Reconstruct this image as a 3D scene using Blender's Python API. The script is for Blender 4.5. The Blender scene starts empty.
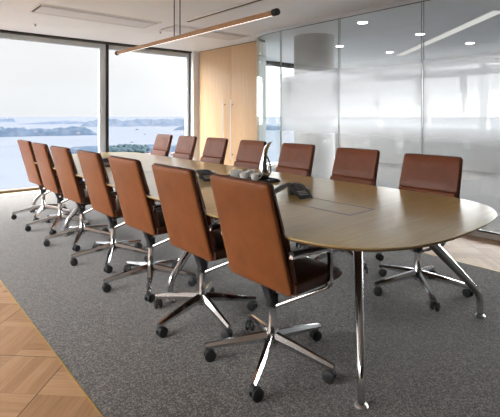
import bpy, bmesh, math, random
from mathutils import Vector, Matrix
from math import pi, sin, cos, radians as R
random.seed(7)
sc = bpy.context.scene
C = sc.collection
CEIL = 2.71          # ceiling height
FAC = 8.1            # facade line (window wall in front of the camera)
GX = 4.9             # glass partition line
TX, TY = 2.25, 3.72  # table centre

# ------------------------------------------------------------------ node helpers
def new_mat(name):
    m = bpy.data.materials.new(name); m.use_nodes = True
    nt = m.node_tree; nt.nodes.clear()
    out = nt.nodes.new('ShaderNodeOutputMaterial')
    return m, nt, out
def N(nt, t, **kw):
    n = nt.nodes.new(t)
    for k, v in kw.items():
        if k.startswith('i_'):
            key = k[2:]
            key = int(key) if key.isdigit() else key.replace('_', ' ')
            n.inputs[key].default_value = v
        else: setattr(n, k, v)
    return n
def L(nt, a, b): nt.links.new(a, b)
def math_(nt, op, a, b=None, c=None):
    n = nt.nodes.new('ShaderNodeMath'); n.operation = op
    for i, v in enumerate((a, b, c)):
        if v is None: continue
        if isinstance(v, (int, float)): n.inputs[i].default_value = v
        else: nt.links.new(v, n.inputs[i])
    return n.outputs[0]
def ramp(nt, fac, stops, interp='LINEAR'):
    n = nt.nodes.new('ShaderNodeValToRGB'); cr = n.color_ramp; cr.interpolation = interp
    while len(cr.elements) < len(stops): cr.elements.new(0.5)
    for e, (p, c) in zip(cr.elements, stops):
        e.position = p; e.color = (*c, 1) if len(c) == 3 else c
    if fac is not None: nt.links.new(fac, n.inputs[0])
    return n.outputs[0]
def mixc(nt, fac, a, b, mode='MIX'):
    n = nt.nodes.new('ShaderNodeMix'); n.data_type = 'RGBA'; n.blend_type = mode
    for idx, v in ((0, fac), (6, a), (7, b)):
        if isinstance(v, (int, float)): n.inputs[idx].default_value = v
        elif isinstance(v, tuple): n.inputs[idx].default_value = (*v, 1) if len(v) == 3 else v
        else: nt.links.new(v, n.inputs[idx])
    return n.outputs[2]
def bsdf(nt, out, col=(.8, .8, .8), rough=.5, metal=0, spec=.5, coat=0, coat_rough=.1):
    b = nt.nodes.new('ShaderNodeBsdfPrincipled')
    if isinstance(col, tuple): b.inputs['Base Color'].default_value = (*col, 1)
    else: nt.links.new(col, b.inputs['Base Color'])
    b.inputs['Roughness'].default_value = rough
    b.inputs['Metallic'].default_value = metal
    b.inputs['Specular IOR Level'].default_value = spec
    b.inputs['Coat Weight'].default_value = coat
    b.inputs['Coat Roughness'].default_value = coat_rough
    nt.links.new(b.outputs[0], out.inputs[0])
    return b
def bump(nt, b, h, strength=.2, dist=.01):
    n = nt.nodes.new('ShaderNodeBump'); n.inputs['Strength'].default_value = strength
    n.inputs['Distance'].default_value = dist
    nt.links.new(h, n.inputs['Height']); nt.links.new(n.outputs[0], b.inputs['Normal'])
def coords(nt, kind='Object', scale=(1, 1, 1), rot=(0, 0, 0)):
    tc = nt.nodes.new('ShaderNodeTexCoord'); mp = nt.nodes.new('ShaderNodeMapping')
    mp.inputs['Scale'].default_value = scale; mp.inputs['Rotation'].default_value = rot
    nt.links.new(tc.outputs[kind], mp.inputs[0]); return mp.outputs[0]
def noise(nt, vec, scale, detail=3, rough=.55):
    n = nt.nodes.new('ShaderNodeTexNoise'); n.inputs['Scale'].default_value = scale
    n.inputs['Detail'].default_value = detail; n.inputs['Roughness'].default_value = rough
    nt.links.new(vec, n.inputs['Vector']); return n.outputs['Fac']

def simple(name, col, rough=.5, metal=0, spec=.5, grain=0, gscale=60):
    m, nt, out = new_mat(name)
    if grain:
        v = coords(nt); f = noise(nt, v, gscale)
        c2 = tuple(max(0, c * (1 - grain)) for c in col); c1 = tuple(min(1, c * (1 + grain)) for c in col)
        b = bsdf(nt, out, ramp(nt, f, [(.3, c2), (.7, c1)]), rough, metal, spec)
    else: b = bsdf(nt, out, col, rough, metal, spec)
    return m
def leather(name, c1, c2, rough=.42):
    m, nt, out = new_mat(name); v = coords(nt)
    f = noise(nt, v, 9, 4); col = ramp(nt, f, [(.3, c2), (.7, c1)])
    b = bsdf(nt, out, col, rough, 0, .35)
    h = N(nt, 'ShaderNodeTexVoronoi', i_Scale=420.0); L(nt, v, h.inputs['Vector'])
    bump(nt, b, h.outputs['Distance'], .12, .002)
    return m
def wood(name, c1, c2, axis_scale, rough=.3, coat=0, spec=.5):
    m, nt, out = new_mat(name); v = coords(nt, scale=axis_scale)
    f = noise(nt, v, 6, 5, .6); g = noise(nt, v, 42, 3, .6)
    s = math_(nt, 'ADD', math_(nt, 'MULTIPLY', f, .6), math_(nt, 'MULTIPLY', g, .4))
    b = bsdf(nt, out, ramp(nt, s, [(.33, c2), (.5, tuple((a + d) / 2 for a, d in zip(c1, c2))), (.67, c1)]), rough, 0, spec, coat, .08)
    bump(nt, b, s, .04, .002)
    return m
def emit(name, col, s):
    m, nt, out = new_mat(name); e = N(nt, 'ShaderNodeEmission', i_Strength=s)
    e.inputs[0].default_value = (*col, 1); L(nt, e.outputs[0], out.inputs[0]); return m

M = {}
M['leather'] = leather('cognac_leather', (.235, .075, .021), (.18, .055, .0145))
M['leather_front_shaded'] = leather('cognac_leather_shaded', (.20, .056, .021), (.155, .042, .015), .38)  # shaded copy of the cognac leather, backlit darkness put into the colour
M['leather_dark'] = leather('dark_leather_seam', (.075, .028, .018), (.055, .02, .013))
M['seat'] = leather('seat_leather_shaded', (.085, .030, .017), (.07, .024, .013), .4)  # same leather, with the shade under the table put into its colour
M['chrome'] = simple('polished_chrome', (.60, .60, .61), .11, 1)
M['steel'] = simple('brushed_steel', (.62, .62, .62), .28, 1)
M['black'] = simple('black_plastic', (.018, .018, .02), .38, grain=.2)
M['rubber'] = simple('black_caster_rubber', (.012, .012, .013), .55, grain=.2)
M['pad'] = simple('black_armrest_pad', (.022, .018, .016), .4, grain=.2)
M['table'] = wood('oak_veneer_tabletop', (.56, .41, .172), (.43, .31, .125), (.35, 6, 3), .24, .15)
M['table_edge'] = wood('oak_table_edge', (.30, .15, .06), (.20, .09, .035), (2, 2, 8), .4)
M['cupboard'] = wood('oak_cupboard_veneer', (.62, .42, .245), (.52, .335, .185), (6, 6, .35), .45)
M['bar_wood'] = wood('pendant_oak', (.46, .27, .13), (.36, .19, .085), (6, .4, 6), .45)
M['white'] = simple('white_paint', (.80, .80, .79), .6, grain=.02, gscale=4)
M['ceil'] = simple('ceiling_paint', (.82, .86, .90), .7, grain=.02, gscale=2)
M['pier'] = simple('white_pier_paint', (.82, .83, .84), .5, grain=.02)
M['frame_dark'] = simple('dark_bronze_frame', (.035, .033, .03), .4, .3, grain=.15)
M['frame_grey'] = simple('silver_grey_frame', (.72, .79, .85), .4, .0, grain=.05)
M['gold'] = simple('brass_sill', (.55, .40, .13), .35, .9, grain=.1)
M['brown'] = simple('brown_sill', (.14, .085, .05), .5, grain=.1)
M['grille'] = simple('grey_vent_blade', (.66, .67, .68), .5, .0, grain=.05)
M['grille_dark'] = simple('dark_vent_slot', (.05, .05, .05), .7, grain=.1)
M['alu'] = simple('aluminium_track', (.68, .69, .70), .35, .5, grain=.04)
M['glass_edge'] = simple('green_glass_edge', (.34, .38, .36), .2, grain=.05)
M['led'] = emit('led_strip', (1, .95, .86), 2.5)
M['down'] = emit('downlight_disc', (1, .96, .9), 16)
M['strip'] = emit('ceiling_light_strip', (1, .98, .95), .75)
M['column'] = simple('grey_column_paint', (.45, .445, .435), .7, grain=.03)
M['screen'] = simple('phone_screen', (.03, .035, .05), .12, grain=.1)
M['silver'] = simple('silver_jug', (.70, .68, .64), .16, 1)
M['cup'] = simple('white_porcelain', (.85, .85, .84), .15, grain=.02)
M['coffee'] = simple('dark_cup_inside', (.03, .025, .02), .3, grain=.1)

# carpet
def mk_carpet():
    m, nt, out = new_mat('grey_heather_carpet'); v = coords(nt)
    f = noise(nt, v, 100, 2, .7); g = noise(nt, v, 180, 2, .6); k = noise(nt, v, 22, 2, .6)
    s = math_(nt, 'ADD', math_(nt, 'ADD', math_(nt, 'MULTIPLY', f, .42), math_(nt, 'MULTIPLY', g, .50)), math_(nt, 'MULTIPLY', k, .08))
    col = ramp(nt, s, [(.43, (.006, .005, .0045)), (.5, (.036, .031, .0265)), (.578, (.185, .153, .135))])
    b = bsdf(nt, out, col, .95, 0, .15)
    b.inputs['Sheen Weight'].default_value = .35; b.inputs['Sheen Roughness'].default_value = .5
    bump(nt, b, s, .5, .01); return m
M['carpet'] = mk_carpet()

# oak parquet laid as a basket weave, turned 45 degrees to the walls
def mk_parquet():
    m, nt, out = new_mat('oak_basket_weave_parquet')
    tc = N(nt, 'ShaderNodeTexCoord'); sp = N(nt, 'ShaderNodeSeparateXYZ'); L(nt, tc.outputs['Object'], sp.inputs[0])
    T = .61; B = T / 2; r2 = math.sqrt(.5)
    u = math_(nt, 'ADD', math_(nt, 'MULTIPLY', math_(nt, 'ADD', sp.outputs[0], sp.outputs[1]), r2), -2.234 + 20 * T)
    v = math_(nt, 'ADD', math_(nt, 'MULTIPLY', math_(nt, 'SUBTRACT', sp.outputs[1], sp.outputs[0]), r2), -1.131 + 20 * T)
    iu = math_(nt, 'FLOOR', math_(nt, 'DIVIDE', u, B)); iv = math_(nt, 'FLOOR', math_(nt, 'DIVIDE', v, B))
    par = math_(nt, 'MODULO', math_(nt, 'ADD', iu, iv), 2.0)
    a = nt.nodes.new('ShaderNodeMix'); a.data_type = 'FLOAT'
    L(nt, par, a.inputs[0]); L(nt, u, a.inputs[2]); L(nt, v, a.inputs[3])          # across the planks
    b_ = nt.nodes.new('ShaderNodeMix'); b_.data_type = 'FLOAT'
    L(nt, par, b_.inputs[0]); L(nt, v, b_.inputs[2]); L(nt, u, b_.inputs[3])       # along the planks
    W = B / 5
    pid = math_(nt, 'FLOOR', math_(nt, 'DIVIDE', a.outputs[0], W))
    cb = N(nt, 'ShaderNodeCombineXYZ'); L(nt, pid, cb.inputs[0]); L(nt, iu, cb.inputs[1]); L(nt, iv, cb.inputs[2])
    wn = N(nt, 'ShaderNodeTexWhiteNoise'); L(nt, cb.outputs[0], wn.inputs[0])
    gv = N(nt, 'ShaderNodeCombineXYZ'); L(nt, math_(nt, 'MULTIPLY', a.outputs[0], 60), gv.inputs[0])
    L(nt, math_(nt, 'MULTIPLY', b_.outputs[0], 4), gv.inputs[1]); L(nt, math_(nt, 'MULTIPLY', wn.outputs[0], 37), gv.inputs[2])
    gr = noise(nt, gv.outputs[0], 1.4, 4, .6)
    s = math_(nt, 'ADD', math_(nt, 'MULTIPLY', wn.outputs[0], .36), math_(nt, 'MULTIPLY', gr, .64))
    col = ramp(nt, s, [(.12, (.235, .125, .060)), (.5, (.36, .21, .112)), (.88, (.49, .315, .185))])
    def edge(val, w, t):
        fr = math_(nt, 'FRACT', math_(nt, 'DIVIDE', val, w))
        d = math_(nt, 'MULTIPLY', math_(nt, 'MINIMUM', fr, math_(nt, 'SUBTRACT', 1.0, fr)), w)
        return math_(nt, 'LESS_THAN', d, t)
    j1 = math_(nt, 'MAXIMUM', edge(u, T, .0022), edge(v, T, .0022))
    j2 = math_(nt, 'MULTIPLY', edge(a.outputs[0], W, .0007), .45)
    j3 = math_(nt, 'MULTIPLY', math_(nt, 'MAXIMUM', edge(u, B, .0008), edge(v, B, .0008)), .5)
    j = math_(nt, 'MAXIMUM', j1, math_(nt, 'MAXIMUM', j2, j3))
    col = mixc(nt, j, col, (.06, .03, .015))
    b = bsdf(nt, out, col, .45, 0, .2)
    bump(nt, b, math_(nt, 'SUBTRACT', gr, j), .1, .002); return m
M['parquet'] = mk_parquet()

# clear glass: mostly see-through, a little mirror
def mk_glass(name, tint, lo, hi):
    m, nt, out = new_mat(name)
    t = N(nt, 'ShaderNodeBsdfTransparent'); t.inputs[0].default_value = (*tint, 1)
    g = N(nt, 'ShaderNodeBsdfGlossy', i_Roughness=.0); g.inputs[0].default_value = (1, 1, 1, 1)
    lw = N(nt, 'ShaderNodeLayerWeight', i_Blend=.5)
    f = math_(nt, 'MULTIPLY_ADD', math_(nt, 'POWER', lw.outputs['Facing'], 4.0), hi - lo, lo)
    mx = N(nt, 'ShaderNodeMixShader'); L(nt, f, mx.inputs[0]); L(nt, t.outputs[0], mx.inputs[1]); L(nt, g.outputs[0], mx.inputs[2])
    L(nt, mx.outputs[0], out.inputs[0]); return m
M['glass'] = mk_glass('window_glass', (.985, .99, .99), .012, .25)
M['glass_curved'] = mk_glass('curved_glass', (.93, .96, .95), .06, .5)
# meeting-room glass with a white gradient film: clear at the head, frosted below
def mk_frost():
    m, nt, out = new_mat('gradient_frosted_glass')
    tc = N(nt, 'ShaderNodeTexCoord'); sp = N(nt, 'ShaderNodeSeparateXYZ'); L(nt, tc.outputs['Object'], sp.inputs[0])
    zn = math_(nt, 'DIVIDE', sp.outputs[2], 2.71)
    fac = ramp(nt, zn, [(0.0, (.08,) * 3), (.2, (.09,) * 3), (.36, (.16,) * 3), (.48, (.70,) * 3), (.655, (.96,) * 3), (.695, (.7,) * 3), (.725, (.12,) * 3), (.77, (.0,) * 3)])
    t = N(nt, 'ShaderNodeBsdfTransparent'); t.inputs[0].default_value = (.965, .975, .97, 1)
    d = N(nt, 'ShaderNodeBsdfDiffuse'); d.inputs[0].default_value = (.86, .87, .88, 1)
    tl = N(nt, 'ShaderNodeBsdfTranslucent'); tl.inputs[0].default_value = (.90, .91, .92, 1)
    film = N(nt, 'ShaderNodeMixShader', i_0=.8); L(nt, d.outputs[0], film.inputs[1]); L(nt, tl.outputs[0], film.inputs[2])
    mx = N(nt, 'ShaderNodeMixShader'); L(nt, fac, mx.inputs[0]); L(nt, t.outputs[0], mx.inputs[1]); L(nt, film.outputs[0], mx.inputs[2])
    g = N(nt, 'ShaderNodeBsdfGlossy', i_Roughness=.0)
    lw = N(nt, 'ShaderNodeLayerWeight', i_Blend=.5)
    f = math_(nt, 'MULTIPLY_ADD', math_(nt, 'POWER', lw.outputs['Facing'], 4.0), .5, .045)
    m2 = N(nt, 'ShaderNodeMixShader'); L(nt, f, m2.inputs[0]); L(nt, mx.outputs[0], m2.inputs[1]); L(nt, g.outputs[0], m2.inputs[2])
    L(nt, m2.outputs[0], out.inputs[0]); return m
M['frost'] = mk_frost()

def mk_sea():
    m, nt, out = new_mat('pale_harbour_water'); v = coords(nt)
    f = noise(nt, v, .004, 4); c = ramp(nt, f, [(.3, (.034, .038, .046)), (.7, (.038, .042, .050))])
    b = bsdf(nt, out, c, .6, 0, .0); return m
M['sea'] = mk_sea()
def mk_land(name, a, b_, c_, scale, houses):
    m, nt, out = new_mat(name); v = coords(nt)
    f = noise(nt, v, scale, 5, .65)
    col = ramp(nt, f, [(.33, a), (.5, b_), (.68, c_)])
    if houses:
        vo = N(nt, 'ShaderNodeTexVoronoi', i_Scale=houses); L(nt, v, vo.inputs['Vector'])
        zone = noise(nt, v, scale * .35, 2)
        hm = math_(nt, 'MULTIPLY', math_(nt, 'LESS_THAN', vo.outputs['Distance'], .22), math_(nt, 'GREATER_THAN', zone, .47))
        col = mixc(nt, math_(nt, 'MULTIPLY', hm, .75), col, (.04, .04, .04))
    bsdf(nt, out, col, 1, 0, 0); return m
M['land_far'] = mk_land('far_haze_blue_bush', (0.01963, 0.02595, 0.03776), (0.02425, 0.03047, 0.04263), (0.02887, 0.03385, 0.04628), .006, 0)  # aerial haze put into the base colours of the land as blue-grey
M['land_mid'] = mk_land('bushy_headland', (0.01155, 0.01693, 0.02558), (0.01617, 0.02257, 0.03289), (0.02195, 0.02708, 0.03654), .012, .016)  # haze tint in the colour here too
M['land_town'] = mk_land('built_up_shore', (0.01617, 0.02257, 0.03289), (0.0231, 0.02934, 0.04019), (0.03234, 0.03498, 0.04385), .010, .022)  # shore colours with the same haze tint
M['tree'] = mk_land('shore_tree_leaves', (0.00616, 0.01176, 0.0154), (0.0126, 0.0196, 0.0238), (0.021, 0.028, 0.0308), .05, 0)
M['roof'] = simple('terracotta_roof', (.075, .035, .026), .8, grain=.1, gscale=.4)
M['boatw'] = simple('white_boat_paint', (.07, .072, .076), .5, grain=.03)
M['boatd'] = simple('dark_boat_hull', (.07, .08, .095), .6, grain=.05)

# ------------------------------------------------------------------ mesh helpers
def finish(bm, name, mat, parent=None, smooth=True, angle=40):
    bmesh.ops.recalc_face_normals(bm, faces=bm.faces)
    me = bpy.data.meshes.new(name); bm.to_mesh(me); bm.free()
    mats = mat if isinstance(mat, (list, tuple)) else [mat]
    for x in mats: me.materials.append(x)
    if smooth:
        for p in me.polygons: p.use_smooth = True
        me.set_sharp_from_angle(angle=R(angle))
    o = bpy.data.objects.new(name, me); C.objects.link(o)
    if parent: o.parent = parent
    return o
def empty(name, loc, rz=0):
    o = bpy.data.objects.new(name, None); C.objects.link(o)
    o.location = loc; o.rotation_euler = (0, 0, rz); o.empty_display_size = .1; return o
def tag(o, label, cat, group=None):
    o['label'] = label; o['category'] = cat
    if group: o['group'] = group
    return o
def struct(o, label=None):
    o['kind'] = 'structure'
    if label: o['label'] = label
    return o
def box(bm, x0, x1, y0, y1, z0, z1, bev=0, seg=2):
    r = bmesh.ops.create_cube(bm, size=1); vs = r['verts']
    for v in vs:
        v.co = Vector(((x0 + x1) / 2 + v.co.x * (x1 - x0), (y0 + y1) / 2 + v.co.y * (y1 - y0), (z0 + z1) / 2 + v.co.z * (z1 - z0)))
    if bev:
        es = list({e for v in vs for e in v.link_edges})
        bmesh.ops.bevel(bm, geom=es, offset=bev, segments=seg, affect='EDGES', profile=.5)
def boxobj(name, mat, dims, parent=None, bev=0):
    bm = bmesh.new(); box(bm, *dims, bev); return finish(bm, name, mat, parent)
def sweep(bm, pts, prof, closed=False, up=Vector((0, 0, 1)), scales=None):
    """prof: list of (a,b); a along side vector, b along the up-ish vector"""
    P = [Vector(p) for p in pts]; n = len(P); rings = []
    for i, p in enumerate(P):
        if closed: t = (P[(i + 1) % n] - P[i - 1])
        else: t = P[min(i + 1, n - 1)] - P[max(i - 1, 0)]
        t.normalize()
        s = t.cross(up)
        if s.length < 1e-4: s = t.cross(Vector((0, 1, 0)))
        s.normalize(); w = s.cross(t).normalized()
        k = scales[i] if scales else (1, 1)
        rings.append([bm.verts.new(p + s * a * k[0] + w * b * k[1]) for a, b in prof])
    m = len(prof)
    for i in range(n if closed else n - 1):
        A, B = rings[i], rings[(i + 1) % n]
        for j in range(m): bm.faces.new((A[j], A[(j + 1) % m], B[(j + 1) % m], B[j]))
    if not closed:
        bm.faces.new(rings[0][::-1]); bm.faces.new(rings[-1])
def circ(r, n=12, rb=None):
    rb = rb or r
    return [(r * cos(2 * pi * k / n), rb * sin(2 * pi * k / n)) for k in range(n)]
def rrect(w, h, r, n=3):
    out = []
    for cx, cy, a0 in ((w / 2 - r, h / 2 - r, 0), (-w / 2 + r, h / 2 - r, 90), (-w / 2 + r, -h / 2 + r, 180), (w / 2 - r, -h / 2 + r, 270)):
        for k in range(n + 1):
            a = R(a0 + 90 * k / n); out.append((cx + r * cos(a), cy + r * sin(a)))
    return out
def fillet(pts, r, n=5):
    P = [Vector(p) for p in pts]; out = [P[0]]
    for i in range(1, len(P) - 1):
        a = (P[i - 1] - P[i]); b = (P[i + 1] - P[i]); d = min(r, a.length * .45, b.length * .45)
        p0 = P[i] + a.normalized() * d; p1 = P[i] + b.normalized() * d
        for k in range(n + 1):
            t = k / n; out.append((1 - t) ** 2 * p0 + 2 * t * (1 - t) * P[i] + t * t * p1)
    out.append(P[-1]); return out
def lathe(bm, prof, n=20, mat=None):
    rings = []
    for r, z in prof: rings.append([bm.verts.new((max(r, 1e-4) * cos(2 * pi * k / n), max(r, 1e-4) * sin(2 * pi * k / n), z)) for k in range(n)])
    for A, B in zip(rings, rings[1:]):
        for j in range(n): bm.faces.new((A[j], A[(j + 1) % n], B[(j + 1) % n], B[j]))
    bm.faces.new(rings[0][::-1]); bm.faces.new(rings[-1])
    if mat is not None:
        for v in bm.verts: pass
def cyl(bm, p, r, z0, z1, n=16):
    vs = [[bm.verts.new((p[0] + r * cos(2 * pi * k / n), p[1] + r * sin(2 * pi * k / n), z)) for k in range(n)] for z in (z0, z1)]
    for j in range(n): bm.faces.new((vs[0][j], vs[0][(j + 1) % n], vs[1][(j + 1) % n], vs[1][j]))
    bm.faces.new(vs[0][::-1]); bm.faces.new(vs[1])

# ------------------------------------------------------------------ the chair (faces +X, castors stand on z = 0)
def back_point(s, t):
    """centre surface of the back: s across (-1..1), t up (0..1)"""
    hw = .238 - .010 * t
    x = -.100 - .150 * t - .018 * sin(pi * t) * -1 * .6 + .020 * s * s
    z = .435 + .550 * t
    return Vector((x, s * hw, z))
def slab(name, mat, parent, off0, off1, inset=0.0, crease=False, t0=0.0, t1=1.0):
    """a panel with rounded corners and rounded rim lying along the back surface between offsets off0 (rear) and off1 (front)"""
    nrm = Vector((cos(R(15)), 0, sin(R(15))))
    W, H = 2 * (.257 - inset), .57 * (t1 - t0) - 2 * inset
    out = rrect(W, H, .024, 5)
    bm = bmesh.new()
    th = off1 - off0; rr = min(.012, th * .45)
    levels = [(off0, rr), (off0 + rr * .3, rr * .3), (off0 + rr, 0), (off1 - rr, 0), (off1 - rr * .3, rr * .3), (off1, rr)]
    def place(a, b, off):
        s = a / .257; t = (b + H / 2 + inset) / .57 + t0
        p = back_point(s, t) + nrm * off
        return p
    rings = []
    for off, ins in levels:
        ring = []
        for a, b in out:
            fa = (abs(a) - ins) / max(abs(a), 1e-6); fb = (abs(b) - ins) / max(abs(b), 1e-6)
            ring.append(bm.verts.new(place(a * fa, b * fb, off)))
        rings.append(ring)
    n = len(out)
    for A, B in zip(rings, rings[1:]):
        for j in range(n): bm.faces.new((A[j], A[(j + 1) % n], B[(j + 1) % n], B[j]))
    # faces front and rear: concentric shrink rings so that they can bend
    for ring, off, ins, front in ((rings[0], off0, rr, False), (rings[-1], off1, rr, True)):
        prev = ring
        for k in range(1, 9):
            f = 1 - k / 9; cur = []
            for a, b in out:
                aa = (abs(a) - ins) * math.copysign(1, a) * f; bb = (abs(b) - ins) * math.copysign(1, b) * f
                o = off
                if front:
                    o += .010 * min(1, (1 - f) * 2.5)
                cur.append(bm.verts.new(place(aa, bb, o)))
            for j in range(n): bm.faces.new((prev[j], prev[(j + 1) % n], cur[(j + 1) % n], cur[j]))
            prev = cur
        bm.faces.new(prev)
    return finish(bm, name, mat, parent, angle=50)
def rim_loop(name, mat, parent, off, inset, r):
    nrm = Vector((cos(R(15)), 0, sin(R(15))))
    W, H = 2 * (.257 - inset), .57 - 2 * inset
    pts = []
    o = rrect(W, H, .024, 5)
    for i, (a, b) in enumerate(o):
        a2, b2 = o[(i + 1) % len(o)]; k = 6 if math.hypot(a2 - a, b2 - b) > .1 else 1
        for q in range(k):
            aa, bb = a + (a2 - a) * q / k, b + (b2 - b) * q / k
            pts.append(back_point(aa / .257, (bb + H / 2 + inset) / .57) + nrm * off)
    bm = bmesh.new(); sweep(bm, pts, circ(r, 6), closed=True, up=nrm)
    return finish(bm, name, mat, parent)

def make_chair(base_rot):
    root = empty('conference_chair', (0, 0, 0))
    slab('back_shell', M['leather'], root, -.022, .000)
    rim_loop('piping', M['leather_dark'], root, .003, .002, .0055)
    # front of the back: upper cushion and lumbar roll, with the seam between them
    slab('back_cushion', M['leather_front_shaded'], root,   .006, .024, .003, t0=.525, t1=1.0)
    slab('lumbar_cushion', M['leather_front_shaded'], root, .006, .040, .003, t0=.0, t1=.532)
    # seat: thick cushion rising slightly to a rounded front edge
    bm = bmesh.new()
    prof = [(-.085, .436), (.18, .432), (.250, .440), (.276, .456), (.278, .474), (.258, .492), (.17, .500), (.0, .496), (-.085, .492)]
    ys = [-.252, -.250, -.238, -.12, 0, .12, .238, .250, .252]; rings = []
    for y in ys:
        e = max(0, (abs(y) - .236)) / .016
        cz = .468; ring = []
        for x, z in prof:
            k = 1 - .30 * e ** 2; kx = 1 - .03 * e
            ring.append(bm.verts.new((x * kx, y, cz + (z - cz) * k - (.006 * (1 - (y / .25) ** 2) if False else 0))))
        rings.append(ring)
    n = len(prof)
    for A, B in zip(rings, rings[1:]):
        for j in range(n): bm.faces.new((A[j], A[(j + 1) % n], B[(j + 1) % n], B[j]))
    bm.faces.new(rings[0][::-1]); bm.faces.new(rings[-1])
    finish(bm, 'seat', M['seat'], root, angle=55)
    # tilt mechanism under the seat and the dark post that carries the back
    bm = bmesh.new(); box(bm, -.035, .13, -.045, .045, .375, .436, .010); cyl(bm, (0, 0), .034, .29, .35)
    finish(bm, 'tilt_mechanism', M['black'], root)
    bm = bmesh.new()
    sweep(bm, fillet([(.0, 0, .285), (-.022, 0, .34), (-.045, 0, .40), (-.072, 0, .47)], .03), rrect(.058, .020, .006), up=Vector((0, 1, 0)).cross(Vector((1, 0, 0))) * -1)
    finish(bm, 'back_post', M['black'], root)
    # chrome loop armrests rising from the column
    for sg in (1, -1):
        pts = fillet([(.0, sg * .01, .284), (.075, sg * .13, .352), (.152, sg * .268, .430), (.150, sg * .266, .622), (-.13, sg * .258, .636)], .035, 5)
        bm = bmesh.new(); sweep(bm, pts, rrect(.032, .018, .006, 2), up=Vector((.3, sg * .05, .95)))
        arm = finish(bm, 'armrest', M['chrome'], root)
        bm = bmesh.new(); sweep(bm, fillet([(.125, sg * .264, .636), (.0, sg * .262, .643), (-.125, sg * .258, .650)], .02), rrect(.036, .018, .007, 2))
        finish(bm, 'arm_pad', M['pad'], arm)
    # column
    bm = bmesh.new(); lathe(bm, [(.012, .075), (.026, .082), (.031, .10), (.030, .155), (.0245, .165), (.0245, .283), (.029, .286), (.030, .310), (.020, .316)], 20)
    finish(bm, 'gas_column', M['chrome'], root)
    # five-star base: legs with a castor each
    for k in range(5):
        a = base_rot + k * 2 * pi / 5; d = Vector((cos(a), sin(a), 0))
        bm = bmesh.new()
        pts = [d * .022 + Vector((0, 0, .128)), d * .12 + Vector((0, 0, .116)), d * .23 + Vector((0, 0, .098)), d * .325 + Vector((0, 0, .082)), d * .354 + Vector((0, 0, .077))]
        sweep(bm, pts, [(.021, -.018), (.021, .002), (.009, .020), (-.009, .020), (-.021, .002), (-.021, -.018)], scales=[(1.15, 1.25), (1.05, 1.05), (.9, .85), (.75, .7), (.62, .6)])
        leg = finish(bm, 'base_leg', M['chrome'], root, angle=30)
        bm = bmesh.new()
        cc = d * .342; tr = Vector((-d.y, d.x, 0)); ca = a + random.uniform(-.9, .9)
        ax = Vector((-sin(ca), cos(ca), 0)); fw = Vector((cos(ca), sin(ca), 0)); cw = cc - fw * .012
        for sg in (1, -1):
            r = [(.010, .008), (.029, .010), (.031, .015), (.030, .022), (.024, .0255), (.008, .026)]; rg = []
            for rad, o in r:
                rg.append([bm.verts.new(cw + Vector((0, 0, .031)) + ax * sg * o + fw * rad * cos(2 * pi * q / 14) + Vector((0, 0, rad * sin(2 * pi * q / 14)))) for q in range(14)])
            for A, B in zip(rg, rg[1:]):
                for j in range(14): bm.faces.new((A[j], A[(j + 1) % 14], B[(j + 1) % 14], B[j]))
            bm.faces.new(rg[0][::-1]); bm.faces.new(rg[-1])
        # hood and stem between the two wheels
        sweep(bm, [cw + fw * (.026 * cos(q)) + Vector((0, 0, .033 + .026 * sin(q))) for q in (R(20), R(60), R(100), R(140), R(180))], rrect(.018, .010, .003, 2), up=Vector((0, 0, 1)))
        cyl(bm, (cc.x, cc.y), .006, .05, .076, 10)
        finish(bm, 'caster', M['rubber'], leg)
    return root
def copy_tree(o, parent=None):
    c = o.copy(); C.objects.link(c)
    if parent: c.parent = parent
    for ch in list(o.children): copy_tree(ch, c)
    return c

PROTO = [make_chair(R(a)) for a in (-4, 22, 45)]
used = set()
def chair(x, y, deg, kind, label, group, dz=0):
    if kind in used: o = copy_tree(PROTO[kind])
    else: o = PROTO[kind]; used.add(kind)
    o.location = (x, y, 0.004); o.rotation_euler = (0, 0, R(deg))
    tag(o, label, 'chair', group)
    return o
gL, gR = 'leather chairs along the left side of the table', 'leather chairs along the glass wall side of the table'
LEFT = [(1.585, 1.645, 0, 0), (1.59, 2.295, 0, 2), (1.60, 3.005, 1, 1), (1.61, 3.725, 0, 1), (1.60, 4.475, 2, 1), (1.605, 5.19, 1, 1), (1.62, 5.91, 2, 1)]
LLAB = ['brown leather chair closest to the camera, largest of the left row',
        'brown leather chair second from the near end of the left row',
        'brown leather chair third from the near end of the left row',
        'brown leather chair fourth from the near end of the left row',
        'brown leather chair third from the window end of the left row',
        'brown leather chair second from the window end of the left row',
        'brown leather chair nearest the window at the far end of the left row']
for (x, y, a, k), lb in zip(LEFT, LLAB): chair(x, y, a, k, lb, gL)
RIGHT = [(3.03, 1.59, 180, 2), (3.145, 2.355, 180, 0), (3.245, 3.185, 181, 0), (3.265, 3.955, 180, 0), (3.305, 4.745, 180, 0), (3.30, 5.475, 179, 0), (3.33, 6.21, 180, 0)]
RLAB = ['brown leather chair at the near right of the table, largest on that side',
        'brown leather chair second from the near end on the glass wall side',
        'brown leather chair just right of the silver jug, third on the glass wall side',
        'brown leather chair just left of the silver jug, before the right oak door',
        'brown leather chair in front of the oak cupboard door handles',
        'brown leather chair second from the window on the far side of the table',
        'brown leather chair on the far side, closest to the window mullion and harbour water']
for (x, y, a, k), lb in zip(RIGHT, RLAB): chair(x, y, a, k, lb, gR)

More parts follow.
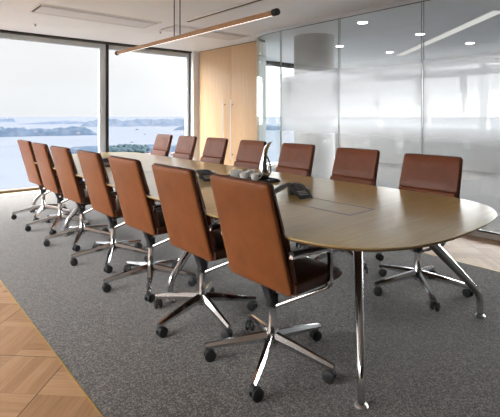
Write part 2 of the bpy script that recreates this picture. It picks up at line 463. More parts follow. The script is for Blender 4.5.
# ------------------------------------------------------------------ table
HWX, Y0, Y1 = .80, .885, 6.55
def table_outline(inset=0, n=22):
    hx = HWX - inset; b = .65; e = 2.8; pts = []
    for k in range(n + 1):                       # near end, from right to left
        a = pi * k / n; x = hx * math.copysign(abs(cos(a)) ** (2 / e), cos(a)); y = (b - inset) * abs(sin(a)) ** (2 / e)
        pts.append((TX + x, Y0 + b - y))
    for k in range(n + 1):                       # far end, from left to right
        a = pi * k / n; x = -hx * math.copysign(abs(cos(a)) ** (2 / e), cos(a)); y = (b - inset) * abs(sin(a)) ** (2 / e)
        pts.append((TX + x, Y1 - b + y))
    return pts
table = empty('conference_table', (TX, TY, 0)); inv = Matrix.Translation((-TX, -TY, 0))
tag(table, 'long oak boardroom table with rounded ends and slanting chrome legs', 'table')
def tpart(bm, name, mat, parent=table, **kw):
    bm.transform(inv); return finish(bm, name, mat, parent, **kw)
bm = bmesh.new()
def loft(bm, levels):
    rings = [[bm.verts.new((x, y, z)) for x, y in table_outline(i)] for i, z in levels]
    n = len(rings[0])
    for A, B in zip(rings, rings[1:]):
        for j in range(n): bm.faces.new((A[j], A[(j + 1) % n], B[(j + 1) % n], B[j]))
    bm.faces.new(rings[0][::-1]); bm.faces.new(rings[-1])
loft(bm, [(.004, .722), (0, .724), (0, .729), (.002, .7305)])
top = tpart(bm, 'tabletop', M['table'], angle=30)
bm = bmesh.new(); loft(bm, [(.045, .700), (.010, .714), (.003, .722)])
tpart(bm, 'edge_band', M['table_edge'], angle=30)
# cable hatches set flush in the top: a thin dark joint round a wooden lid
for yc in (1.73, 3.72, 5.70):
    bm = bmesh.new(); hw, hl = .125, .255
    x0, x1, y0, y1, t = TX - .11 - hw + .02, TX - .11 + hw + .02, yc - hl, yc + hl, .009
    for d in ((x0, x1, y0, y0 + t), (x0, x1, y1 - t, y1), (x0, x0 + t, y0 + t, y1 - t), (x1 - t, x1, y0 + t, y1 - t)):
        box(bm, *d, .7300, .7312)
    tpart(bm, 'cable_hatch_joint', M['black'])
# under-frame
bm = bmesh.new()
for sx in (-.30, .30): box(bm, TX + sx - .03, TX + sx + .03, 1.35, 6.15, .655, .700, .006)
tpart(bm, 'frame_rail', M['black'])
def table_leg(fx, fy, dx, dy):
    d = Vector((dx, dy, 0)).normalized(); f = Vector((fx, fy, 0))
    pts = fillet([f + Vector((0, 0, .012)), f + Vector((0, 0, .15)), f + d * .49 + Vector((0, 0, .660)), f + d * .56 + Vector((0, 0, .663))], .06, 6)
    sc_ = []
    for p in pts:
        k = min(1, p.z / .7); sc_.append((.8 + .75 * k, .8 + .75 * k))
    bm = bmesh.new(); sweep(bm, pts, circ(.024, 14, .020), up=Vector((-dy, dx, 0)).normalized() * 1, scales=sc_)
    leg = tpart(bm, 'table_leg', M['chrome'])
    bm = bmesh.new(); lathe(bm, [(.030, .0), (.031, .008), (.026, .014), (.010, .018), (.009, .030)], 18)
    bm.transform(Matrix.Translation(f + Vector((0, 0, .003)))); tpart(bm, 'foot_glide', M['steel'], leg)
for sx in (-1, 1):
    table_leg(TX + .035 + sx * .655, 1.12, -sx * .8, .6)
    table_leg(TX + sx * .70, 2.63, -sx, .05)
    table_leg(TX + sx * .70, 4.81, -sx, -.05)
    table_leg(TX + sx * .64, 6.30, -sx * .8, -.6)

# ------------------------------------------------------------------ things on the table
TT = .7315
def conference_phone(x, y, deg, label):
    root = empty('conference_phone', (x, y, TT + .001), R(deg)); tag(root, label, 'phone', 'black conference phones on the table')
    # three blades that fall from a raised centre to the table
    bm = bmesh.new()
    for k in range(3):
        a = R((0, 280, 120)[k]); d = Vector((cos(a), sin(a), 0)); s = Vector((-d.y, d.x, 0)); q = (1, 1.32, 1.25)[k]; wq = (1, .5, .5)[k]
        st = [(0.0, .055 * wq, .080), (.05 * q, .068 * wq, .070), (.12 * q, .066 * wq, .038), (.178 * q, .056 * wq, .010), (.188 * q, .054 * wq, .004)]
        rows = []
        for r, w, z in st:
            p = d * r
            rows.append([bm.verts.new(p + s * w + Vector((0, 0, z))), bm.verts.new(p - s * w + Vector((0, 0, z))), bm.verts.new(p - s * w * .94 + Vector((0, 0, max(z - .008, 0)))), bm.verts.new(p + s * w * .94 + Vector((0, 0, max(z - .008, 0))))])
        for A, B in zip(rows, rows[1:]):
            for j in range(4): bm.faces.new((A[j], A[(j + 1) % 4], B[(j + 1) % 4], B[j]))
        bm.faces.new(rows[0][::-1]); bm.faces.new(rows[-1])
    finish(bm, 'phone_body', M['black'], root, angle=25)
    bm = bmesh.new(); lathe(bm, [(.03, .0), (.034, .004), (.028, .05), (.01, .056)], 14); finish(bm, 'phone_foot', M['black'], root)
    a = 0
    def onblade(r, w, dz): return Vector((r, w, .070 + (.038 - .070) * (r - .05) / .07 + dz)) if r < .12 else Vector((r, w, .038 + (.010 - .038) * (r - .12) / .065 + dz))
    bm = bmesh.new()
    q = [onblade(.045, -.036, .0015), onblade(.045, .036, .0015), onblade(.10, .036, .0015), onblade(.10, -.036, .0015)]
    v0 = [bm.verts.new(p) for p in q]; v1 = [bm.verts.new(p + Vector((.001, 0, .002))) for p in q]
    bm.faces.new(v0[::-1]); bm.faces.new(v1)
    for j in range(4): bm.faces.new((v0[j], v0[(j + 1) % 4], v1[(j + 1) % 4], v1[j]))
    finish(bm, 'phone_screen', M['screen'], root, smooth=False)
    bm = bmesh.new()
    for i in range(3):
        for j in range(4):
            p = onblade(.125 + .018 * i, -.027 + .018 * j, .001)
            box(bm, p.x - .006, p.x + .006, p.y - .006, p.y + .006, p.z - .001, p.z + .003)
    finish(bm, 'keypad', M['grille'], root)
    # silver edge lines on the two side blades
    for k in (1, 2):
        a = R((0, 280, 120)[k]); d = Vector((cos(a), sin(a), 0)); s = Vector((-d.y, d.x, 0)); bm = bmesh.new(); q = (1, 1.32, 1.25)[k]
        for sg in (1, -1):
            sweep(bm, [d * r * q + s * sg * w * .5 + Vector((0, 0, z - .004)) for r, w, z in [(.05, .068, .070), (.12, .066, .038), (.178, .056, .010)]], rrect(.004, .007, .001, 1))
        finish(bm, 'edge_trim', M['steel'], root)
conference_phone(2.27, 2.15, -105, 'black three winged conference phone nearest the camera, beside the cable hatch')
conference_phone(2.22, 3.21, -105, 'black conference phone in the middle of the table, behind the nearest chair backs')
conference_phone(1.98, 4.80, -105, 'black conference phone at the window end of the table')

# tray with cups and a tall swan necked jug
tr = empty('serving_tray', (2.46, 2.87, TT + .001)); tag(tr, 'black oblong tray carrying the white cups and the silver jug', 'tray')
bm = bmesh.new(); box(bm, -.16, .16, -.26, .26, 0, .012, .005); finish(bm, 'tray_base', M['black'], tr)
bm = bmesh.new(); sweep(bm, [(a, b, .016) for a, b in rrect(.315, .515, .03, 4)], circ(.006, 8), closed=True); finish(bm, 'tray_rim', M['black'], tr)
CUPS = [(2.38, 2.98, 0), (2.46, 3.02, 0), (2.44, 2.90, 0), (2.55, 2.94, 0), (2.375, 2.84, 0), (2.42, 2.745, 0)]
CL = ['white cup on the black tray, leftmost in the picture', 'white cup at the back left of the black tray', 'white cup in the middle of the tray, front row',
      'white cup in the middle of the tray, back row', 'white cup at the right front of the tray', 'white cup right beside the silver jug']
def cup(x, y, label):
    o = empty('cup', (x, y, TT + .0145), random.uniform(0, 6)); tag(o, label, 'cup', 'white cups on the tray')
    bm = bmesh.new(); lathe(bm, [(.020, 0), (.026, .003), (.034, .03), (.037, .062), (.0345, .062), (.031, .03), (.020, .008)], 18); finish(bm, 'bowl', M['cup'], o)
    bm = bmesh.new(); lathe(bm, [(.018, .046), (.0325, .047), (.0325, .048), (.018, .0485)], 16); finish(bm, 'drink', M['coffee'], o)
    bm = bmesh.new(); sweep(bm, [(.034, 0, .05), (.05, 0, .052), (.058, 0, .04), (.052, 0, .024), (.032, 0, .018)], circ(.004, 6), up=Vector((0, 1, 0))); finish(bm, 'handle', M['cup'], o)
for (x, y, _), lb in zip(CUPS, CL): cup(x + .012, y - .01, lb)
jug = empty('jug', (2.545, 2.745, TT + .0145), R(-60)); jug.scale = (1.15,) * 3; tag(jug, 'tall polished silver jug with a curved swan neck and flared spout', 'jug')
bm = bmesh.new(); rings = []
JP = [(0, 0, .030), (0, .004, .038), (-.002, .04, .043), (-.004, .08, .038), (-.003, .12, .029), (.001, .155, .022), (.006, .185, .0185), (.011, .21, .019), (.018, .235, .022), (.028, .258, .026), (.040, .275, .026)]
for i, (x, z, r) in enumerate(JP):
    tl = max(0, (z - .19) / .085) * .55                  # the lip tilts towards the spout
    rings.append([bm.verts.new((x + r * cos(q) * cos(tl) * (1 + .35 * tl * max(0, cos(q))), .8 * r * sin(q) * (1 - .35 * tl * max(0, cos(q))), z + r * cos(q) * sin(tl))) for q in [2 * pi * k / 20 for k in range(20)]])
for A, B in zip(rings, rings[1:]):
    for j in range(20): bm.faces.new((A[j], A[(j + 1) % 20], B[(j + 1) % 20], B[j]))
bm.faces.new(rings[0][::-1])
ins = [[bm.verts.new(v.co * .93 + Vector((0, 0, .02 * (i == 0) + v.co.z * .07))) for v in rg] for i, rg in ((len(JP) - 1, rings[-1]), (8, rings[8]), (6, rings[6]))]
ins = [rings[-1]] + ins[1:]
for A, B in zip(ins, ins[1:]):
    for j in range(20): bm.faces.new((A[j], A[(j + 1) % 20], B[(j + 1) % 20], B[j]))
bm.faces.new(ins[-1])
finish(bm, 'jug_body', M['silver'], jug, angle=60)
bm = bmesh.new(); sweep(bm, fillet([(.010, 0, .20), (.030, 0, .165), (.052, 0, .11), (.056, 0, .06), (.038, 0, .025)], .03), circ(.006, 8, .009), up=Vector((0, 1, 0)))
finish(bm, 'jug_handle', M['brown'], jug)

# ------------------------------------------------------------------ linear pendant light
BX, BY0, BY1, BZ = 2.29, 2.31, 5.20, 2.085
pl = empty('pendant_light', (BX, (BY0 + BY1) / 2, CEIL)); tag(pl, 'long slim wooden linear pendant light with black end caps above the table', 'pendant light')
ym = (BY0 + BY1) / 2; ipl = Matrix.Translation((-BX, -ym, -CEIL))
def ppart(bm, name, mat): bm.transform(ipl); return finish(bm, name, mat, pl)
bm = bmesh.new(); sweep(bm, [(BX, BY0 + .05, BZ), (BX, BY1 - .05, BZ)], circ(.0215, 24)); ppart(bm, 'light_bar', M['bar_wood'])
bm = bmesh.new(); box(bm, BX - .0035, BX + .0035, BY0 + .07, BY1 - .07, BZ - .0222, BZ - .0200); ppart(bm, 'led_strip', M['led'])
for a, b in ((BY0, BY0 + .052), (BY1 - .052, BY1)):
    bm = bmesh.new(); sweep(bm, [(BX, a, BZ), (BX, a + .006, BZ), (BX, b, BZ)], circ(.027, 24), scales=[(.85, .85), (1, 1), (1, 1)]); ppart(bm, 'end_cap', M['black'])
for yy in (ym - .055, ym + .055):
    bm = bmesh.new(); cyl(bm, (BX, yy), .0055, BZ + .019, CEIL - .02, 10); ppart(bm, 'suspension_rod', M['grille_dark'])
bm = bmesh.new(); box(bm, BX - .035, BX + .035, ym - .09, ym + .09, CEIL - .03, CEIL - .003, .004); ppart(bm, 'ceiling_mount', M['white'])

# ------------------------------------------------------------------ room shell
XL, XR, YB = -3.0, 10.5, -3.0
o = boxobj('floor', M['parquet'], (XL, XR, YB, FAC + .2, -.10, 0)); struct(o)
o = boxobj('carpet', M['carpet'], (.738, 3.90, -2.0, FAC - .32, -.001, .004)); struct(o, 'grey heather carpet inlaid in the oak parquet')
bm = bmesh.new(); box(bm, .734, .738, -2.0, FAC - .32, 0, .005); struct(finish(bm, 'trim_1', M['gold']))
bm = bmesh.new(); box(bm, 3.90, 3.906, -2.0, FAC - .32, 0, .005); struct(finish(bm, 'trim_2', M['gold']))
o = boxobj('carpet', simple('charcoal_carpet', (.030, .028, .027), .95, spec=.1, grain=.4, gscale=80), (4.98, XR, YB, FAC - .1, -.001, .004)); struct(o, 'grey carpet of the room behind the glass')
o = boxobj('ceiling', M['ceil'], (XL, XR, YB, FAC + .2, CEIL, CEIL + .12)); struct(o)
# facade: white floor strip, brass and brown sill, dark head, grey blind box, mullions, glass panes
o = boxobj('trim_3', M['pier'], (XL, 5.30, FAC - .32, FAC - .12, 0, .010)); struct(o)
bm = bmesh.new(); box(bm, XL, 5.30, FAC - .12, FAC - .085, 0, .018, .003); struct(finish(bm, 'trim_4', M['gold']))
bm = bmesh.new(); box(bm, XL, 5.30, FAC - .085, FAC + .06, 0, .055, .004); struct(finish(bm, 'trim_5', M['brown']))
bm = bmesh.new(); box(bm, XL, 5.30, FAC - .10, FAC + .02, CEIL - .035, CEIL, 0); struct(finish(bm, 'trim_6', M['frame_dark']))
bm = bmesh.new(); box(bm, XL, 5.30, FAC + .0, FAC + .06, CEIL - .125, CEIL - .035, 0); struct(finish(bm, 'trim_7', M['frame_grey']))
def mullion(i, x, dark=True):
    bm = bmesh.new(); box(bm, x - .115, x + .005, FAC - .02, FAC + .06, .05, CEIL - .03, .004); struct(finish(bm, 'trim_%d' % i, M['frame_grey']))
    bm = bmesh.new(); box(bm, x + .005, x + .058, FAC - .04, FAC + .06, .05, CEIL - .03, .004); struct(finish(bm, 'trim_%d' % (i + 1), M['frame_dark']))
mullion(8, 3.335); mullion(10, 1.35); mullion(12, -.65)
bm = bmesh.new(); box(bm, 5.175, 5.235, FAC - .03, FAC + .06, .05, CEIL - .03, .004); struct(finish(bm, 'trim_14', M['frame_grey']))
bm = bmesh.new(); box(bm, 5.235, 5.252, FAC - .06, FAC + .06, .05, CEIL - .03, .002); struct(finish(bm, 'trim_15', M['frame_dark']))
for i, (a, b) in enumerate(((3.40, 5.175), (1.412, 3.28), (-.59, 1.295), (XL, -.705))):
    bm = bmesh.new(); box(bm, a - .003, b + .003, FAC + .015, FAC + .027, .05, CEIL - .10); struct(finish(bm, 'window_%d' % (i + 1), M['glass'], smooth=False))
# white pier, then the cupboard wall and its two tall oak doors
o = boxobj('wall_far', M['pier'], (5.252, 5.62, FAC - .16, FAC + .10, 0, CEIL)); struct(o)
o = boxobj('wall_right', M['white'], (5.425, 5.60, 5.98, FAC - .155, 0, CEIL)); struct(o)
bm = bmesh.new(); box(bm, 5.40, 5.425, 5.965, 7.905, CEIL - .012, CEIL - .001); struct(finish(bm, 'trim_16', M['grille_dark']))
def oak_door(i, y0, y1, hy):
    d = empty('door_%d' % i, (5.40, (y0 + y1) / 2, 0)); d['kind'] = 'structure'
    iv = Matrix.Translation((-5.40, -(y0 + y1) / 2, 0))
    bm = bmesh.new(); box(bm, 5.385, 5.424, y0, y1, .012, CEIL - .014, .003); bm.transform(iv); finish(bm, 'door_leaf', M['cupboard'], d)
    bm = bmesh.new(); sweep(bm, [(5.335, hy, .42), (5.335, hy, 1.62)], circ(.011, 12)); bm.transform(iv); h = finish(bm, 'door_handle', M['alu'], d)
    bm = bmesh.new()
    for zz in (.52, 1.52): sweep(bm, [(5.335, hy, zz), (5.386, hy, zz)], circ(.008, 8))
    bm.transform(iv); finish(bm, 'handle_standoff', M['brown'], h)
    bm = bmesh.new()
    yh = y1 - .006 if y1 > 7 else y0 + .006
    for zz in (.3, 1.25, 2.2): box(bm, 5.380, 5.386, yh - .006, yh + .006, zz - .05, zz + .05)
    bm.transform(iv); finish(bm, 'door_hinge', M['steel'], d)
oak_door(1, 6.783, 7.90, 6.96); oak_door(2, 5.97, 6.777, 6.71)
# glass partition with a curved corner
PATH = []
yc, rad = 5.02, .86
for k in range(17):
    a = R(180 - 90 * k / 16)
    PATH.append((GX + rad * .62 + rad * .62 * cos(a), yc + rad * sin(a)))
def strip(bm, pts, z0, z1, th):
    P = [Vector((x, y, 0)) for x, y in pts]
    sweep(bm, [p + Vector((0, 0, (z0 + z1) / 2)) for p in P], [(-th / 2, -(z1 - z0) / 2), (th / 2, -(z1 - z0) / 2), (th / 2, (z1 - z0) / 2), (-th / 2, (z1 - z0) / 2)])
JO = [5.02, 4.88, 3.73, 2.51, 1.29, .07, -1.15, -2.37, -3.0]
wi = 5
for a, b in zip(JO[1:], JO[2:]):
    bm = bmesh.new(); box(bm, GX - .006, GX + .006, b + .004, a - .004, .07, CEIL - .04); struct(finish(bm, 'window_%d' % wi, M['frost'], smooth=False)); wi += 1
    bm = bmesh.new(); box(bm, GX - .0065, GX + .0065, a - .016, a - .010, .07, CEIL - .04); box(bm, GX - .0065, GX + .0065, a + .010, a + .016, .07, CEIL - .04); struct(finish(bm, 'trim_%d' % (20 + wi), M['glass_edge']))
bm = bmesh.new(); strip(bm, [(GX, 4.885)] + PATH, .07, CEIL - .04, .012); struct(finish(bm, 'window_%d' % wi, M['glass_curved'])); wi += 1
bm = bmesh.new(); strip(bm, [(GX, YB), (GX, 4.9)] + PATH, 0, .055, .055); struct(finish(bm, 'baseboard_right', M['alu']))
bm = bmesh.new(); strip(bm, [(GX, YB), (GX, 4.9)] + PATH, .055, .072, .030); struct(finish(bm, 'trim_40', M['frame_dark']))
bm = bmesh.new(); strip(bm, [(GX, YB), (GX, 4.9)] + PATH, CEIL - .045, CEIL - .0, .04); struct(finish(bm, 'trim_41', M['alu']))
bm = bmesh.new(); strip(bm, [(GX + .03, YB), (GX + .03, 4.9)] + [(x + .03, y - .02) for x, y in PATH], CEIL - .05, CEIL - .012, .012); struct(finish(bm, 'trim_42', M['frame_dark']))

# behind the camera and to the left: window wall with a sill, plain back wall
bm = bmesh.new(); box(bm, XL - .12, XL, 1.2, FAC, 0, .75); struct(finish(bm, 'wall_left', M['white']))
bm = bmesh.new(); box(bm, XL - .12, XL, 1.2, FAC, 2.45, CEIL); struct(finish(bm, 'trim_43', M['white']))
ys = [1.2, 2.58, 3.96, 5.34, 6.72, FAC]
for i, (a, b) in enumerate(zip(ys, ys[1:])):
    bm = bmesh.new(); box(bm, XL - .08, XL - .02, a - .09, a + .09, .75, 2.45); struct(finish(bm, 'trim_%d' % (50 + i), M['white']))
    bm = bmesh.new(); box(bm, XL - .055, XL - .045, a + .088, b - .088, .75, 2.45); struct(finish(bm, 'window_%d' % (20 + i), M['glass'], smooth=False))
M['dark_wall'] = simple('charcoal_wall_panel', (.10, .095, .09), .6, grain=.1)
o = boxobj('wall_near', M['dark_wall'], (XL - .12, XL, YB, 1.11, 0, CEIL)); struct(o)  # unseen wall, set solid and dark to dim the near end
o = boxobj('wall_back', M['dark_wall'], (XL, XR, YB - .12, YB, 0, CEIL)); struct(o)  # unseen, kept dark to dim the near carpet and chrome reflections
# neighbouring room beyond the glass
for nm, z0, z1 in (('wall_corridor', 0, 1.0), ('trim_66', 2.5, CEIL)):
    o = boxobj(nm, M['dark_wall'] if z0 == 0 else M['white'], (XR, XR + .12, YB, FAC + .2, z0, z1)); struct(o)
for i in range(9):
    a = YB + i * (FAC - YB) / 8
    bm = bmesh.new(); box(bm, XR + .02, XR + .1, a - .09, a + .09, 1.0, 2.5); struct(finish(bm, 'trim_%d' % (70 + i), M['white']))
    if i < 8:
        bm = bmesh.new(); box(bm, XR + .05, XR + .06, a + .088, a + (FAC - YB) / 8 - .088, 1.0, 2.5); struct(finish(bm, 'window_%d' % (40 + i), M['glass'], smooth=False))
for i, (a, b) in enumerate(((5.62, 7.2), (7.26, 8.85), (8.91, XR))):
    bm = bmesh.new(); box(bm, a, b, FAC + .015, FAC + .027, .06, CEIL - .10); struct(finish(bm, 'window_%d' % (30 + i), M['glass'], smooth=False))
    bm = bmesh.new(); box(bm, b, b + .06, FAC - .05, FAC + .06, 0, CEIL); struct(finish(bm, 'trim_%d' % (60 + i), M['frame_grey']))
o = boxobj('trim_64', M['frame_dark'], (5.62, XR, FAC - .05, FAC + .06, CEIL - .12, CEIL)); struct(o)
o = boxobj('trim_65', M['frame_grey'], (5.62, XR, FAC - .05, FAC + .06, 0, .06)); struct(o)
bm = bmesh.new(); cyl(bm, (5.93, 5.07), .36, 0, CEIL, 40)
struct(finish(bm, 'column', M['column']), 'round grey column standing behind the glass wall')

# ceiling fittings
def vent(x0, x1, y0, y1, label):
    v = empty('ceiling_vent', ((x0 + x1) / 2, (y0 + y1) / 2, CEIL)); tag(v, label, 'air vent', 'ceiling air vents')
    iv = Matrix.Translation((-(x0 + x1) / 2, -(y0 + y1) / 2, -CEIL)); z0, z1 = CEIL - .012, CEIL - .0005
    bm = bmesh.new()
    for d in ((x0, x1, y0, y0 + .03), (x0, x1, y1 - .03, y1), (x0, x0 + .03, y0 + .03, y1 - .03), (x1 - .03, x1, y0 + .03, y1 - .03)): box(bm, *d, z0, z1)
    bm.transform(iv); finish(bm, 'vent_frame', M['white'], v)
    bm = bmesh.new(); box(bm, x0 + .03, x1 - .03, y0 + .03, y1 - .03, CEIL - .004, CEIL - .001); bm.transform(iv); finish(bm, 'vent_backing', M['grille_dark'], v)
    bm = bmesh.new(); n = 5; w = (y1 - y0 - .06)
    box(bm, x0 + .06, x1 - .06, y0 + .085, y1 - .085, CEIL - .016, CEIL - .005)
    bm.transform(iv); finish(bm, 'vent_panel', M['grille'], v)
    for k in range(2):
        bm = bmesh.new(); yy = (y0 + .055, y1 - .055)[k]
        box(bm, x0 + .04, x1 - .04, yy - .006, yy + .006, CEIL - .014, CEIL - .003); bm.transform(iv); finish(bm, 'vent_blade', M['alu'], v)
vent(1.54, 3.27, 5.80, 6.36, 'long rectangular air vent in the ceiling near the window mullion')
vent(3.46, 5.0, 5.75, 6.33, 'long rectangular air vent in the ceiling in front of the oak doors')
sv = empty('slot_vent', (3.52, 4.2, CEIL)); tag(sv, 'narrow white slot vent in the ceiling right of the pendant light', 'air vent', 'ceiling air vents')
bm = bmesh.new(); box(bm, -.075, -.03, -1.7, 1.3, -.012, -.0005); box(bm, .03, .075, -1.7, 1.3, -.012, -.0005); finish(bm, 'vent_frame', M['white'], sv)
bm = bmesh.new(); box(bm, -.03, .03, -1.7, 1.3, -.004, -.001); finish(bm, 'vent_slot', M['grille_dark'], sv)
for x, y, lb in ((1.85, 7.17, 'small round sprinkler head in the ceiling by the left window pane'), (3.59, 6.42, 'small round sprinkler head in the ceiling between the two air vents')):
    s = empty('sprinkler', (x, y, CEIL)); tag(s, lb, 'sprinkler', 'ceiling sprinklers')
    bm = bmesh.new(); lathe(bm, [(.030, -.0005), (.032, -.004), (.022, -.010), (.012, -.012)], 16); finish(bm, 'rose', M['alu'], s)
    bm = bmesh.new(); lathe(bm, [(.008, -.011), (.009, -.028), (.016, -.031), (.004, -.034)], 12); finish(bm, 'nozzle', M['grille_dark'], s)
DL = [(5.55, 3.79, 'round ceiling downlight behind the glass, the nearest and largest'), (7.1, 3.68, 'round ceiling downlight behind the glass next to the second glass joint'),
      (8.6, 5.17, 'round ceiling downlight behind the glass, lowest of the middle pair'), (8.7, 3.5, 'round ceiling downlight behind the glass, farthest to the right'),
      (7.1, 5.39, 'round ceiling downlight behind the glass beside the first glass joint')]
for x, y, lb in DL:
    s = empty('downlight', (x, y, CEIL)); tag(s, lb, 'ceiling light', 'downlights behind the glass')
    bm = bmesh.new(); lathe(bm, [(.095, -.0005), (.097, -.005), (.075, -.008), (.072, -.006)], 24); finish(bm, 'trim_ring', M['white'], s)
    bm = bmesh.new(); lathe(bm, [(.072, -.007), (.073, -.010), (.001, -.0105)], 24); finish(bm, 'lamp_disc', M['down'], s)
ls = empty('light_strip', (7.75, 3.71, CEIL), math.atan2(5.27 - 2.15, 9.21 - 6.29)); tag(ls, 'long diagonal light strip in the ceiling behind the glass', 'ceiling light')
bm = bmesh.new(); box(bm, -2.16, 2.16, -.10, .10, -.010, -.0005); finish(bm, 'strip_housing', M['white'], ls)
bm = bmesh.new(); box(bm, -2.14, 2.14, -.085, .085, -.013, -.008); finish(bm, 'strip_diffuser', M['strip'], ls)

# ------------------------------------------------------------------ harbour far below
SEA = -150.0
bm = bmesh.new(); rings = []
for r in (300, 800, 2000, 5000, 12000, 26000, 60000):
    rings.append([bm.verts.new((r * sin(R(a)), r * cos(R(a)), SEA)) for a in range(-100, 101, 4)])
for A, B in zip(rings, rings[1:]):
    for j in range(len(A) - 1): bm.faces.new((A[j], A[j + 1], B[j + 1], B[j]))
struct(finish(bm, 'harbour_water', M['sea']), 'pale grey blue harbour water beyond the windows')
from mathutils import noise as mn
def headland(name, label, mat, b0, b1, dist, depth, h, seed, taper=.12, nx=90, ny=10, rough=.35):
    """hilly strip of land between two bearings (degrees clockwise from +Y) at a distance"""
    bm = bmesh.new(); g = []
    for i in range(nx + 1):
        u = i / nx; a = R(b0 + (b1 - b0) * u)
        e = min(1, u / taper, (1 - u) / taper); e = max(0, e) ** .7
        prof = .78 + .22 * mn.noise(Vector((u * 5 + seed, seed * 1.7, 0))) + rough * .5 * mn.noise(Vector((u * 22, seed, 3))) + rough * .28 * mn.noise(Vector((u * 75, seed, 7)))
        row = []
        for j in range(ny + 1):
            v = j / ny; wob = depth * .12 * mn.noise(Vector((u * 9, seed + 5, 0)))
            r = dist + (v - .0) * depth * (.25 + .75 * e) + wob * e
            k = sin(pi * min(1, v * 1.0)) ** .8 * (.85 + .3 * mn.noise(Vector((u * 30, v * 4, seed))))
            z = SEA - 2 + max(.0, h * prof * e * k) + (3 if 0 < v < 1 else 0) * e
            row.append(bm.verts.new((r * sin(a), r * cos(a), z)))
        g.append(row)
    for A, B in zip(g, g[1:]):
        for j in range(ny): bm.faces.new((A[j], A[j + 1], B[j + 1], B[j]))
    return struct(finish(bm, name, mat, angle=70), label)
def brg(px): return 41 + math.degrees(math.atan((px - 250) / 430))
headland('distant_headland', 'flat haze blue headland on the horizon at the far left', M['land_far'], brg(-60), brg(15.5), 11500, 900, 115, 1.3, taper=.03, rough=.12)
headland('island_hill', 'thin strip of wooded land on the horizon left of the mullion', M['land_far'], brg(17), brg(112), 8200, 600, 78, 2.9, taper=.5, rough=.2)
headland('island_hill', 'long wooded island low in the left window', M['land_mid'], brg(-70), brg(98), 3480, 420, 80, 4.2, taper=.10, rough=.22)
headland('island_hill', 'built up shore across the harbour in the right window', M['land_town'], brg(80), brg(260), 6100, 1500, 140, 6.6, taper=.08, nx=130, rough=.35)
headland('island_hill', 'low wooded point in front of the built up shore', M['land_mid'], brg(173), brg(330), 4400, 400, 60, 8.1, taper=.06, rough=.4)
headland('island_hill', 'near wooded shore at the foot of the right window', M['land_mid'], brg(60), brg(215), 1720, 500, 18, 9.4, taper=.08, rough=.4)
# tree crowns of the near shore
bm = bmesh.new(); random.seed(21)
for i in range(330):
    a = R(brg(random.uniform(104, 148))); r = random.uniform(1640, 2000); s = random.uniform(5, 12)
    u = (math.degrees(a) - brg(104)) / (brg(148) - brg(104))
    base = SEA + random.uniform(2, 13) + 3 * sin(pi * min(1, max(0, u)))
    v0 = len(bm.verts)
    res = bmesh.ops.create_icosphere(bm, subdivisions=1, radius=s)
    for v in res['verts']:
        v.co = v.co * random.uniform(.75, 1.2); v.co.z *= .95; v.co += Vector((r * sin(a), r * cos(a), base + s * .5))
t_ = finish(bm, 'shore_trees', M['tree'], angle=80); t_['kind'] = 'stuff'; tag(t_, 'bluish green tree crowns on the near shore', 'trees')
# a few houses with tiled roofs on the near shore
def house(px, r, w, h, label):
    a = R(brg(px)); o = empty('house', (r * sin(a), r * cos(a), SEA + 4), -a); tag(o, label, 'house', 'houses on the near shore')
    bm = bmesh.new(); box(bm, -w / 2, w / 2, -5, 5, -6, h); finish(bm, 'house_walls', M['boatw'], o)
    bm = bmesh.new(); hw = w / 2 + .8
    v = [bm.verts.new(p) for p in ((-hw, -6, h), (hw, -6, h), (hw, 6, h), (-hw, 6, h), (-hw * .6, 0, h + 4.5), (hw * .6, 0, h + 4.5))]
    for f in ((0, 1, 5, 4), (2, 3, 4, 5), (1, 2, 5), (3, 0, 4), (3, 2, 1, 0)): bm.faces.new([v[i] for i in f])
    finish(bm, 'house_roof', M['roof'], o, smooth=False)
for a in ((141, 1600, 22, 5, 'red roofed house on the near shore, left of the two beside the trees'), (147.5, 1630, 26, 4, 'red roofed house on the near shore just left of the far chair'), (127, 1580, 14, 5, 'small pale house among the near shore trees'), (173, 1640, 18, 5, 'red roofed house between the two farthest chairs')): house(*a)
def boat(px, py, ln, label, mast=0):
    r = (1.3 - SEA) * 430 / (py - 115.5) / cos(math.atan((px - 250) / 430)); a = R(brg(px))
    o = empty('boat', (r * sin(a), r * cos(a), SEA), -a); tag(o, label, 'boat', 'boats on the harbour')
    bm = bmesh.new(); hw = ln * .13
    bot = [(-ln / 2, -hw), (ln * .3, -hw), (ln / 2, 0), (ln * .3, hw), (-ln / 2, hw)]
    v0 = [bm.verts.new((x * .92, y * .7, -.5)) for x, y in bot]; v1 = [bm.verts.new((x, y, ln * .12)) for x, y in bot]
    bm.faces.new(v0[::-1]); bm.faces.new(v1)
    for j in range(5): bm.faces.new((v0[j], v0[(j + 1) % 5], v1[(j + 1) % 5], v1[j]))
    finish(bm, 'hull', M['boatd'], o, smooth=False)
    bm = bmesh.new(); box(bm, -ln * .3, ln * .15, -hw * .7, hw * .7, ln * .12, ln * .22); box(bm, -ln * .15, ln * .05, -hw * .5, hw * .5, ln * .22, ln * .28); finish(bm, 'cabin', M['boatw'], o, smooth=False)
    if mast:
        bm = bmesh.new(); sweep(bm, [(-ln * .2, 0, ln * .2), (ln * .3, 0, ln * .2 + mast)], circ(.9, 6)); finish(bm, 'mast', M['boatd'], o)
boat(137, 130, 46, 'long ferry on the water beyond the right window'); boat(145, 134.5, 22, 'small boat below and right of the ferry')
boat(132, 142.5, 26, 'vessel with a tall slanting mast near the wooded shore', 20)

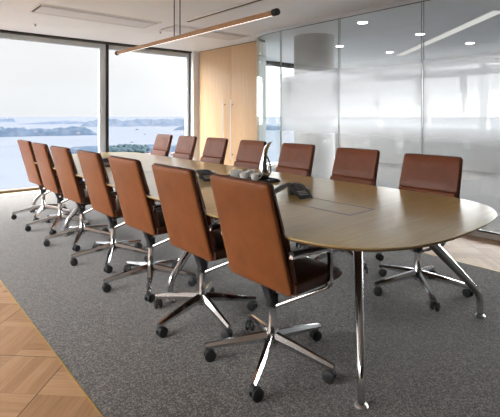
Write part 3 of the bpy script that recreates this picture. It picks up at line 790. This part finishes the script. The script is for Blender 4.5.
# ------------------------------------------------------------------ sky
w = bpy.data.worlds.new('overcast_sky'); sc.world = w; w.use_nodes = True; nt = w.node_tree; nt.nodes.clear()
out = N(nt, 'ShaderNodeOutputWorld'); bg = N(nt, 'ShaderNodeBackground'); L(nt, bg.outputs[0], out.inputs[0])
tc = N(nt, 'ShaderNodeTexCoord'); sp = N(nt, 'ShaderNodeSeparateXYZ'); L(nt, tc.outputs['Generated'], sp.inputs[0])
z = math_(nt, 'MAXIMUM', sp.outputs[2], 0.0); zh = math_(nt, 'MAXIMUM', math_(nt, 'SUBTRACT', sp.outputs[2], .17), 0.0)
grad = math_(nt, 'MULTIPLY_ADD', math_(nt, 'POWER', zh, 1.1), 5.5, .975)
mp = N(nt, 'ShaderNodeMapping'); mp.inputs['Scale'].default_value = (2, 2, 9); L(nt, tc.outputs['Generated'], mp.inputs[0])
cl = noise(nt, mp.outputs[0], 1.6, 5, .55)
glow_dir = Vector((-.85, .1, .85)).normalized()
dt = N(nt, 'ShaderNodeVectorMath', operation='DOT_PRODUCT'); L(nt, tc.outputs['Generated'], dt.inputs[0]); dt.inputs[1].default_value = glow_dir
glow = math_(nt, 'MULTIPLY', math_(nt, 'POWER', math_(nt, 'MAXIMUM', dt.outputs['Value'], 0.0), 5.0), 34.0)  # added sky glow out of view, brightens the room from the left
dt2 = N(nt, 'ShaderNodeVectorMath', operation='DOT_PRODUCT'); L(nt, tc.outputs['Generated'], dt2.inputs[0]); dt2.inputs[1].default_value = Vector((.9, -.2, .8)).normalized()
glow = math_(nt, 'ADD', glow, math_(nt, 'MULTIPLY', math_(nt, 'POWER', math_(nt, 'MAXIMUM', dt2.outputs['Value'], 0.0), 5.0), 62.0))  # second added glow out of view, backlights the glass film
tot = math_(nt, 'ADD', math_(nt, 'MULTIPLY', grad, math_(nt, 'MULTIPLY_ADD', cl, .12, .94)), glow)
L(nt, tot, bg.inputs['Strength'])
L(nt, ramp(nt, z, [(0.0, (.955, .975, 1.0)), (.05, (.97, .985, 1.0)), (.3, (1.0, .995, .985))]), bg.inputs['Color'])

# ------------------------------------------------------------------ camera
cam = bpy.data.cameras.new('camera'); co = bpy.data.objects.new('camera', cam); C.objects.link(co)
co.location = (0, 0, 1.3); co.rotation_euler = (R(90), 0, R(-41))
cam.sensor_fit = 'HORIZONTAL'; cam.sensor_width = 36; cam.lens = 36 * 430 / 500
cam.shift_y = -(208.5 - 115.5) / 500
cam.clip_start = .05; cam.clip_end = 200000
sc.camera = co
sc.view_settings.view_transform = 'Standard'; sc.view_settings.look = 'None'
sc.view_settings.gamma = 1; sc.view_settings.use_curve_mapping = False
sc.view_settings.exposure = 0.0
sc.cycles.max_bounces = 10; sc.cycles.diffuse_bounces = 5; sc.cycles.glossy_bounces = 5; sc.cycles.transparent_max_bounces = 16
sc.cycles.sample_clamp_indirect = 6; sc.cycles.use_denoising = True
